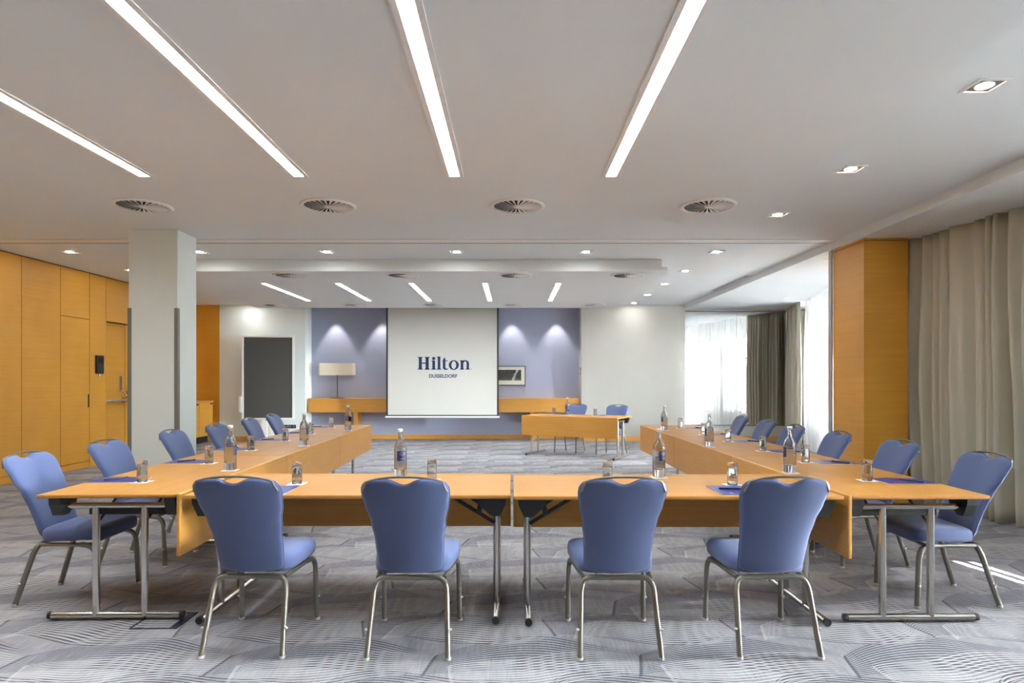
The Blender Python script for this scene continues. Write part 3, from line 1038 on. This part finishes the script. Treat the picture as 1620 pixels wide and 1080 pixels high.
place(ch, used, (1.80, 11.36, 0), ha, 'blue banquet chair behind the slanted head table, at its outer end by the table legs', 'chairs at the head table')

# ------------------------------------------------------------------ tableware
def make_bottle():
    t = thing('water_bottle', 'x', 'bottle')
    prof = [(0.0, 0.004), (0.030, 0.0), (0.038, 0.003), (0.041, 0.010), (0.041, 0.178), (0.0395, 0.196), (0.034, 0.214), (0.025, 0.230), (0.0165, 0.242), (0.0145, 0.252), (0.0135, 0.285), (0.016, 0.288), (0.016, 0.294), (0.0115, 0.294),
            (0.0105, 0.285), (0.0115, 0.252), (0.0138, 0.241), (0.0225, 0.2275), (0.0315, 0.212), (0.037, 0.1945), (0.0383, 0.177), (0.0383, 0.062), (0.034, 0.054), (0.0, 0.050)]
    MB().lathe(prof, 32).build('glass_body', M['thick_glass'], t, weld=True)
    MB().lathe([(0.0, 0.291), (0.0168, 0.291), (0.0172, 0.311), (0.0155, 0.3135), (0.0, 0.3135)], 24).build('cap', M['cap'], t)
    lv, lf_ = [], []
    n = 14
    for i in range(n + 1):
        a = -0.8 + 1.6 * i / n
        for z in (0.108, 0.172):
            lv.append((0.0416 * math.cos(a), 0.0416 * math.sin(a), z))
        for z in (0.108, 0.172):
            lv.append((0.0421 * math.cos(a), 0.0421 * math.sin(a), z))
    for i in range(n):
        o = i * 4
        lf_ += [[o, o + 1, o + 5, o + 4], [o + 2, o + 6, o + 7, o + 3]]
    lab = MB().add(lv, lf_, True).build('paper_label', M['label'], t)
    em = MB()
    def arc(cz, w, h, a0, a1, th):
        em.sweep([(0.0423 * math.cos(w * math.cos(a)), 0.0423 * math.sin(w * math.cos(a)), cz + h * math.sin(a)) for a in [a0 + (a1 - a0) * k / 12 for k in range(13)]], th, n=5)
    arc(0.155, 0.45, 0.006, 0.2, 2.9, 0.0007)
    arc(0.153, 0.45, 0.005, 3.4, 6.0, 0.0007)
    arc(0.124, 0.25, 0.0, 0, PI, 0.0007)
    em.build('emblem', M['cap'], lab)
    return t
bot, used = make_bottle(), []
for (X, Y, rz, lab) in (
        (-1.967, 4.415, 0.15, 'glass water bottle on the pillar-side table row, nearest to the front tables'),
        (-1.997, 6.07, 0.1, 'glass water bottle halfway along the pillar-side table row'),
        (-2.05, 7.90, 0.9, 'glass water bottle at the far end of the pillar-side table row'),
        (-0.723, 4.10, -1.15, 'glass water bottle with blue label on the front table before the screen'),
        (0.953, 4.10, -0.95, 'glass water bottle on the front table of the window side'),
        (1.889, 4.30, 2.95, 'glass water bottle on the window-side table row, nearest to the camera'),
        (1.86, 5.96, 3.0, 'glass water bottle halfway along the window-side table row'),
        (1.909, 7.92, 3.3, 'glass water bottle at the far end of the window-side table row'),
        (0.995, 11.37, -1.7, 'glass water bottle standing on the slanted head table')):
    place(bot, used, (X, Y, TZ + 0.0015), rz, lab, 'water bottles on the tables')
bottle_spots = [tuple(o.location)[:2] for o in used]

def make_glass():
    # a tumbler turned over on its rim, its thick base up
    prof = [(0.0270, 0.0), (0.0295, 0.0), (0.0302, 0.02), (0.0292, 0.118), (0.0285, 0.128), (0.0265, 0.1315), (0.0, 0.1320)]
    inn = [(0.0, 0.108), (0.022, 0.107), (0.0262, 0.101), (0.0282, 0.02), (0.0270, 0.0)]
    return tag(MB().lathe(prof, 28).lathe(inn, 28).build('drinking_glass', M['thick_glass'], None, weld=True), 'x', 'glass')
def make_coaster():
    return tag(MB().box(-0.05, 0.05, -0.05, 0.05, 0, 0.0012).build('paper_coaster', M['paper']), 'x', 'coaster')
gl, ug = make_glass(), []
co, uc = make_coaster(), []
Lg = [(-2.289, 3.913), (-2.293, 4.787), (-2.344, 5.676), (-2.353, 6.5625), (-2.356, 7.41), (-2.402, 8.40)]
Rg = [(2.227, 3.962), (2.249, 4.846), (2.22, 5.60), (2.221, 6.495), (2.217, 7.326), (2.205, 8.29)]
rows = [(Lg, 'pillar-side table row', 'pillar-side'), (Rg, 'window-side table row', 'window-side')]
for pts, nm, sh in rows:
    for i, (X, Y) in enumerate(pts):
        place(co, uc, (X, Y, TZ), 0.04 * ((i * 7) % 5 - 2), 'paper coaster under a tumbler on the %s, %s from near end' % (nm, order[i]), 'paper coasters')
        place(gl, ug, (X, Y, TZ + 0.0012), 0, 'upturned clear tumbler on the %s, %s from the near end' % (nm, order[i]), 'tumblers on the tables')
for (X, Y, w) in ((-1.306, 3.84, 'closest to the pillar side'), (-0.502, 3.97, 'behind the second chair from the pillar side'), (0.578, 3.83, 'behind the third chair from the pillar side'), (1.325, 3.80, 'closest to the window side')):
    place(co, uc, (X, Y, TZ), 0.03, 'paper coaster on the front tables, ' + w, 'paper coasters')
    place(gl, ug, (X, Y, TZ + 0.0012), 0, 'upturned clear tumbler on the front tables, ' + w, 'tumblers on the tables')
for (X, Y, w) in ((0.768, 11.55, 'on the pillar side of the bottle'), (1.469, 11.17, 'between the bottle and the outer table end')):
    place(co, uc, (X, Y, TZ), -HA, 'paper coaster on the slanted head table, ' + w, 'paper coasters')
    place(gl, ug, (X, Y, TZ + 0.0012), 0, 'upturned clear tumbler on the slanted head table, ' + w, 'tumblers on the tables')
bl = ['nearest bottle of the pillar-side row', 'middle bottle of the pillar-side row', 'far bottle of the pillar-side row', 'bottle with blue label on the front table', 'front table bottle of the window side', 'nearest bottle of the window-side row', 'middle bottle of the window-side row', 'far bottle of the window-side row', 'head table bottle']
for (X, Y), w in zip(bottle_spots, bl):
    place(co, uc, (X, Y, TZ), 0.1, 'paper coaster under the ' + w, 'paper coasters')

def make_pad():
    t = thing('notepad', 'x', 'notepad')
    MB().box(-0.148, 0.148, -0.104, 0.104, 0, 0.003).build('pages', M['paper'], t)
    cv = MB().box(-0.1485, 0.1485, -0.1045, 0.1045, 0.003, 0.0042).build('cover', M['pad'], t)
    e = MB()
    e.box(-0.115, -0.085, 0.03, 0.033, 0.0042, 0.0045); e.box(-0.115, -0.085, 0.037, 0.039, 0.0042, 0.0045); e.box(-0.112, -0.088, 0.043, 0.047, 0.0042, 0.0045)
    e.build('emblem', M['paper'], cv)
    return t
def make_pen():
    t = thing('pen', 'x', 'pen')
    MB().sweep([(-0.07, 0, 0.005), (0.045, 0, 0.005), (0.060, 0, 0.005), (0.069, 0, 0.005)], 0.0048, n=10).build('barrel', M['pen'], t)
    MB().box(-0.068, -0.030, -0.0015, 0.0015, 0.0095, 0.0115).build('clip', M['chrome'], t)
    return t
pd, up = make_pad(), []
pn, un = make_pen(), []
def pad_pen(X, Y, rz, lab, dx, dy, prz):
    place(pd, up, (X, Y, TZ + 0.0004), rz, 'royal blue notepad ' + lab, 'notepads on the tables')
    c, s = math.cos(rz), math.sin(rz)
    place(pn, un, (X + c * dx - s * dy, Y + s * dx + c * dy, TZ + 0.0047), rz + prz, 'dark pen on notepad ' + lab, 'pens on the notepads')
for i, (X, Y) in enumerate(Lg):
    pad_pen(X - 0.185, Y + 0.065, 0.02, 'on the pillar-side table row, %s from the near end' % order[i], -0.03, 0.02, 0.95)
for i, (X, Y) in enumerate(Rg):
    pad_pen(X + 0.205, Y - 0.03, PI - 0.02, 'on the window-side table row, %s from the near end' % order[i], -0.04, 0.02, 2.2)
pad_pen(-1.36, 3.60, PI / 2, 'on the front tables, before the chair closest to the pillar side', -0.02, 0.04, 1.3)
pad_pen(1.255, 3.60, PI / 2, 'on the front tables, before the chair closest to the window side', 0.02, 0.0, 1.5)
for a, w in ((-0.34, 'on the head table beside the bottle'), (0.42, 'on the head table near its outer end')):
    p = HM + HU_ * a + HV_ * 0.62
    pad_pen(p.x, p.y, PI / 2 - HA, w, 0, 0, 0.6)

# ------------------------------------------------------------------ projection screen with lettering
scx, scy = -1.48, 13.45
sc = thing('projection_screen', 'large white roll-down projection screen with dark blue lettering', 'screen', (scx, scy, 0))
W2 = 1.195
MB().box(-W2 + 0.035, W2 - 0.035, -0.002, 0.002, 0.61, 2.93).build('screen_cloth', M['screen'], sc)
k = MB()
k.box(-W2, -W2 + 0.035, -0.0025, 0.0025, 0.585, 2.93); k.box(W2 - 0.035, W2, -0.0025, 0.0025, 0.585, 2.93); k.box(-W2 + 0.035, W2 - 0.035, -0.0025, 0.0025, 0.585, 0.61)
k.build('black_border', M['black'], sc)
MB().box(-W2 - 0.02, W2 + 0.02, -0.012, 0.012, 0.55, 0.585, 0.004, 1).build('weight_bar', M['white'], sc)
MB().box(-W2 - 0.08, W2 + 0.08, -0.06, 0.06, 2.91, 3.02, 0.006, 1).build('housing', M['white'], sc)

U = 0.27   # cap height
lx0, lz0 = -2.01 - scx, 1.572
glyph = MB()
def G(x, z):
    return (lx0 + x * U, lz0 + z * U)
def rect(x0, x1, z0, z1):
    glyph.prism([G(x0, z0), G(x1, z0), G(x1, z1), G(x0, z1)], 0.002, 'y', -0.0045)
def poly(pts):
    glyph.prism([G(*p) for p in pts], 0.002, 'y', -0.0045)
def ringshape(cx, cz, ro, zo, ri, zi, a0=0, a1=2 * PI, n=36):
    for i in range(n):
        a, b_ = a0 + (a1 - a0) * i / n, a0 + (a1 - a0) * (i + 1) / n
        poly([(cx + ro * math.cos(a), cz + zo * math.sin(a)), (cx + ro * math.cos(b_), cz + zo * math.sin(b_)), (cx + ri * math.cos(b_), cz + zi * math.sin(b_)), (cx + ri * math.cos(a), cz + zi * math.sin(a))])
def stem(x0, x1, z0, z1, top='both', bot='both', sw=0.09):
    rect(x0, x1, z0, z1)
    th = 0.05
    if bot:
        poly([(x0 - sw, z0), (x1 + sw, z0), (x1 + sw, z0 + th * 0.7), (x1, z0 + th * 1.8), (x0, z0 + th * 1.8), (x0 - sw, z0 + th * 0.7)])
    if top == 'both':
        poly([(x0 - sw, z1), (x0 - sw, z1 - th * 0.7), (x0, z1 - th * 1.8), (x1, z1 - th * 1.8), (x1 + sw, z1 - th * 0.7), (x1 + sw, z1)])
    if top == 'left':
        poly([(x0 - sw, z1 - 0.02), (x0 - sw, z1 - th), (x0, z1 - th * 1.8), (x1, z1 - th * 1.8), (x1, z1)])
stem(0.10, 0.34, 0, 1); stem(0.64, 0.88, 0, 1)
rect(0.34, 0.64, 0.47, 0.56)
stem(1.17, 1.38, 0, 0.72, 'left')
poly([(1.275 + 0.135 * math.cos(a * PI / 12), 0.88 + 0.125 * math.sin(a * PI / 12)) for a in range(24)])
stem(1.59, 1.80, 0, 1.03, 'left')
poly([(1.90, 0.66), (1.98, 0.70), (2.06, 0.90), (2.20, 0.93), (2.20, 0.72), (2.38, 0.72), (2.38, 0.66), (2.20, 0.66), (2.20, 0.20), (2.23, 0.10), (2.30, 0.07), (2.40, 0.10), (2.40, 0.03), (2.28, -0.02), (2.15, -0.02), (2.04, 0.04), (1.99, 0.15), (1.99, 0.66)])
ringshape(2.86, 0.36, 0.40, 0.385, 0.185, 0.31)
stem(3.40, 3.61, 0, 0.73, 'left', sw=0.07)
stem(3.86, 4.06, 0, 0.50, None, sw=0.07)
ringshape(3.76, 0.48, 0.30, 0.27, 0.10, 0.185, 0, PI * 0.86, 20)
glyph.build('large_lettering', M['navy'], sc)
gm = MB()
glyph = gm
ringshape(4.24, 0.055, 0.06, 0.06, 0.036, 0.036, n=16)
rect(4.225, 4.24, 0.03, 0.08); rect(4.24, 4.258, 0.052, 0.08); poly([(4.238, 0.052), (4.25, 0.052), (4.262, 0.03), (4.25, 0.03)])
gm.build('registered_mark', M['grey_print'], sc)
fc = bpy.data.curves.new('small_lettering', 'FONT')
fc.body = 'DUSSELDORF'
fc.align_x = 'CENTER'
fc.size = 0.10
fc.extrude = 0.001
fc.offset = 0.0028
fo = bpy.data.objects.new('small_lettering', fc)
col.objects.link(fo)
fo.data.materials.append(M['navy'])
bpy.context.view_layer.update()
fx = 0.60 / max(0.01, fo.dimensions.x)
tm = bpy.data.meshes.new_from_object(fo.evaluated_get(bpy.context.evaluated_depsgraph_get()))
bpy.data.objects.remove(fo)
tm.name = 'small_lettering'
fo = bpy.data.objects.new('small_lettering', tm)
col.objects.link(fo)
if not tm.materials:
    tm.materials.append(M['navy'])
fo.parent = sc
fo.location = (-1.467 - scx, -0.0035, 1.402)
fo.rotation_euler = (PI / 2, 0, 0)
fo.scale = (fx, 1, 1)

# ------------------------------------------------------------------ console shelf, lamp, picture
cs = thing('console_shelf', 'long wooden console shelf running along the blue grey wall', 'shelf', (-1.52, 14.29, 0))
MB().box(-3.02, 3.01, -0.20, 0.205, 0.915, 0.94, 0.003, 1).build('shelf_top', M['panel_wood'], cs)
MB().box(-3.02, 3.01, -0.185, 0.205, 0.63, 0.915).build('apron', M['panel_wood'], cs)
MB().box(-2.03, -1.93, -0.14, 0.205, 0.0, 0.63).build('leg', M['panel_wood'], cs)
MB().box(1.93, 2.03, -0.14, 0.205, 0.0, 0.63).build('leg', M['panel_wood'], cs)

lp = thing('table_lamp', 'table lamp with wide cream rectangular shade on the wooden console', 'lamp', (-3.95, 14.29, 0.94))
MB().box(-0.15, 0.15, -0.07, 0.07, 0, 0.018, 0.004, 1).build('base', M['stem'], lp)
MB().sweep([(0, 0, 0.018), (0, 0, 0.70)], 0.011, n=10).build('stem', M['stem'], lp)
sh = MB()
def rr(hx, hy, r_, n=6):
    out = []
    for cx, cy2, a0 in ((hx - r_, hy - r_, 0), (-hx + r_, hy - r_, PI / 2), (-hx + r_, -hy + r_, PI), (hx - r_, -hy + r_, 1.5 * PI)):
        for i in range(n + 1):
            a = a0 + PI / 2 * i / n
            out.append((cx + r_ * math.cos(a), cy2 + r_ * math.sin(a)))
    return out
o_, i_ = rr(0.395, 0.13, 0.05), rr(0.390, 0.125, 0.047)
n = len(o_)
vv = [(x, y, 0.52) for x, y in o_] + [(x, y, 0.79) for x, y in o_] + [(x, y, 0.52) for x, y in i_] + [(x, y, 0.79) for x, y in i_]
ff = []
for i in range(n):
    j = (i + 1) % n
    ff += [[i, j, n + j, n + i], [2 * n + i, 3 * n + i, 3 * n + j, 2 * n + j], [i, 2 * n + i, 2 * n + j, j], [n + i, n + j, 3 * n + j, 3 * n + i]]
sh.add(vv, ff)
sh.build('lamp_shade', M['shade'], lp)
MB().box(-0.385, 0.385, -0.008, 0.008, 0.655, 0.662).build('shade_carrier', M['stem'], lp)

def photo_mat():
    m, nt, b, out = new_mat('monochrome_photo')
    tc = nt.nodes.new('ShaderNodeTexCoord')
    Ex.nt = nt
    s = nt.nodes.new('ShaderNodeSeparateXYZ')
    nt.links.new(tc.outputs['Object'], s.inputs[0])
    X, Z = Ex(s.outputs['X']), Ex(s.outputs['Z'])
    nz = nt.nodes.new('ShaderNodeTexNoise')
    nz.inputs['Scale'].default_value = 14
    nz.inputs['Detail'].default_value = 5
    nt.links.new(tc.outputs['Object'], nz.inputs['Vector'])
    nf = Ex(nz.outputs['Fac'])
    streak = ((X * 1.1 - Z * 0.55 - 0.20) + (nf - 0.5) * 0.12).abs().step(0.05, 0.005)
    ground = Z.step(-0.03, -0.09) * 0.06
    val = nf * 0.10 + streak * 0.45 + ground
    c = nt.nodes.new('ShaderNodeCombineXYZ')
    for i in range(3):
        nt.links.new(val.v, c.inputs[i])
    nt.links.new(c.outputs[0], b.inputs['Base Color'])
    b.inputs['Roughness'].default_value = 0.3
    return m
pf = thing('framed_picture', 'black framed monochrome photo with wide mount half behind the screen', 'picture', (-0.12, 14.49, 1.45))
f = MB()
fw, fh = 0.43, 0.224
f.box(-fw, fw, -0.02, 0.01, fh - 0.016, fh); f.box(-fw, fw, -0.02, 0.01, -fh, -fh + 0.016)
f.box(-fw, -fw + 0.016, -0.02, 0.01, -fh + 0.016, fh - 0.016); f.box(fw - 0.016, fw, -0.02, 0.01, -fh + 0.016, fh - 0.016)
f.build('frame', M['black'], pf)
MB().box(-fw + 0.016, fw - 0.016, -0.010, 0.01, -fh + 0.016, fh - 0.016).build('mount', M['mat_board'], pf)
MB().box(-fw + 0.10, fw - 0.10, -0.012, -0.009, -fh + 0.115, fh - 0.09).build('photograph', photo_mat(), pf)

# ------------------------------------------------------------------ pinboard, sideboard, small wall fittings
pbd = thing('pinboard', 'tall grey pinboard in a white frame on a white floor stand', 'board', (-5.25, 13.62, 0), 0.10)
hw_, z0_, z1_ = 0.545, 0.50, 2.31
f = MB()
f.box(-hw_, hw_, -0.03, 0.02, z1_ - 0.04, z1_, 0.004, 1); f.box(-hw_, hw_, -0.03, 0.02, z0_, z0_ + 0.035, 0.004, 1)
f.box(-hw_, -hw_ + 0.04, -0.03, 0.02, z0_ + 0.035, z1_ - 0.04, 0.004, 1); f.box(hw_ - 0.04, hw_, -0.03, 0.02, z0_ + 0.035, z1_ - 0.04, 0.004, 1)
f.build('frame', M['white'], pbd)
MB().box(-hw_ + 0.04, hw_ - 0.04, -0.015, 0.015, z0_ + 0.035, z1_ - 0.04).build('board_surface', M['board'], pbd)
for x0 in (-0.15, 0.03):
    MB().box(x0, x0 + 0.12, 0.02, 0.07, 0.05, 0.75, 0.006, 1).build('post', M['white'], pbd)
MB().box(-0.35, 0.35, -0.20, 0.29, 0.0, 0.05, 0.01, 1).build('base', M['white'], pbd)
tr_ = MB().box(-hw_ - 0.07, -hw_ - 0.005, -0.03, 0.02, 0.66, 1.0, 0.004, 1).build('pen_tray', M['white'], pbd)
s_ = MB()
for i in range(7):
    s_.box(-hw_ - 0.05, -hw_ - 0.035, -0.033, -0.029, 0.69 + 0.042 * i, 0.71 + 0.042 * i)
s_.build('button', M['black'], tr_)

sb = thing('sideboard', 'built-in wooden sideboard in the dark alcove beyond the pillar', 'cabinet', (-7.095, 12.02, 0))
MB().box(0.0, 0.52, 0.0, 1.84, 0.15, 0.87).build('body', M['wall_wood'], sb)
MB().box(0.0, 0.545, 0.0, 1.86, 0.872, 0.90).build('top', M['panel_wood'], sb)
for a in range(3):
    d = MB().box(0.522, 0.54, 0.01 + 0.61 * a, 0.605 + 0.61 * a, 0.16, 0.855).build('door', M['wall_wood'], sb)
    MB().box(0.54, 0.545, 0.50 + 0.61 * a, 0.58 + 0.61 * a, 0.82, 0.85).build('door_pull', M['dark'], d)
MB().box(0.0, 0.44, 0.0, 1.80, 0.0, 0.15).build('shadow_gap_block', M['dark'], sb)  # dark colour stands in for the shadow gap beneath the raised body

ic = thing('intercom', 'black wall intercom beside the recessed wooden door', 'intercom', (XL, 10.015, 1.45))
MB().box(0, 0.035, -0.085, 0.085, 0.0, 0.29, 0.006, 2).build('housing', M['black'], ic)
MB().box(0.035, 0.037, -0.06, 0.06, 0.16, 0.26).build('display', M['dark'], ic)
MB().sweep([(0.012, 0.0, 0.0), (0.014, 0.0, -0.045)], 0.012, n=10).build('key_switch', M['chrome'], ic)

for X, w, lab in ((-4.885, 0.085, 'black double power socket low on the grey wall beside the pinboard'), (-5.02, 0.04, 'small single black socket beside the double power socket')):
    so = thing('power_socket', lab, 'socket', (X, YB, 0.317))
    MB().box(-w, w, -0.012, 0, -0.04, 0.04, 0.003, 1).build('plate', M['black'], so)
    for c in ((-0.04, 0.04) if w > 0.05 else (0.0,)):
        MB().box(c - 0.022, c + 0.022, -0.014, -0.010, -0.022, 0.022).build('outlet', M['guard'], so)
sw = thing('light_switch', 'small grey light switch on the side of the blue niche', 'switch', (1.54, 14.2, 1.55))
MB().box(-0.012, 0, -0.04, 0.04, -0.08, 0.08, 0.003, 1).build('plate', M['guard'], sw)
MB().box(-0.016, -0.010, -0.025, 0.025, -0.03, 0.03).build('rocker', M['white'], sw)

fb = thing('floor_box', 'dark outlined floor socket box in the carpet under the nearest table corner', 'floor box', (-1.95, 3.55, 0))
f = MB()
f.box(-0.13, 0.13, -0.12, -0.112, 0, 0.003); f.box(-0.13, 0.13, 0.112, 0.12, 0, 0.003); f.box(-0.13, -0.122, -0.112, 0.112, 0, 0.003); f.box(0.122, 0.13, -0.112, 0.112, 0, 0.003)
f.build('frame', M['dark'], fb)
MB().box(0.085, 0.122, -0.112, 0.112, 0, 0.004).build('cable_flap', M['pen'], fb)
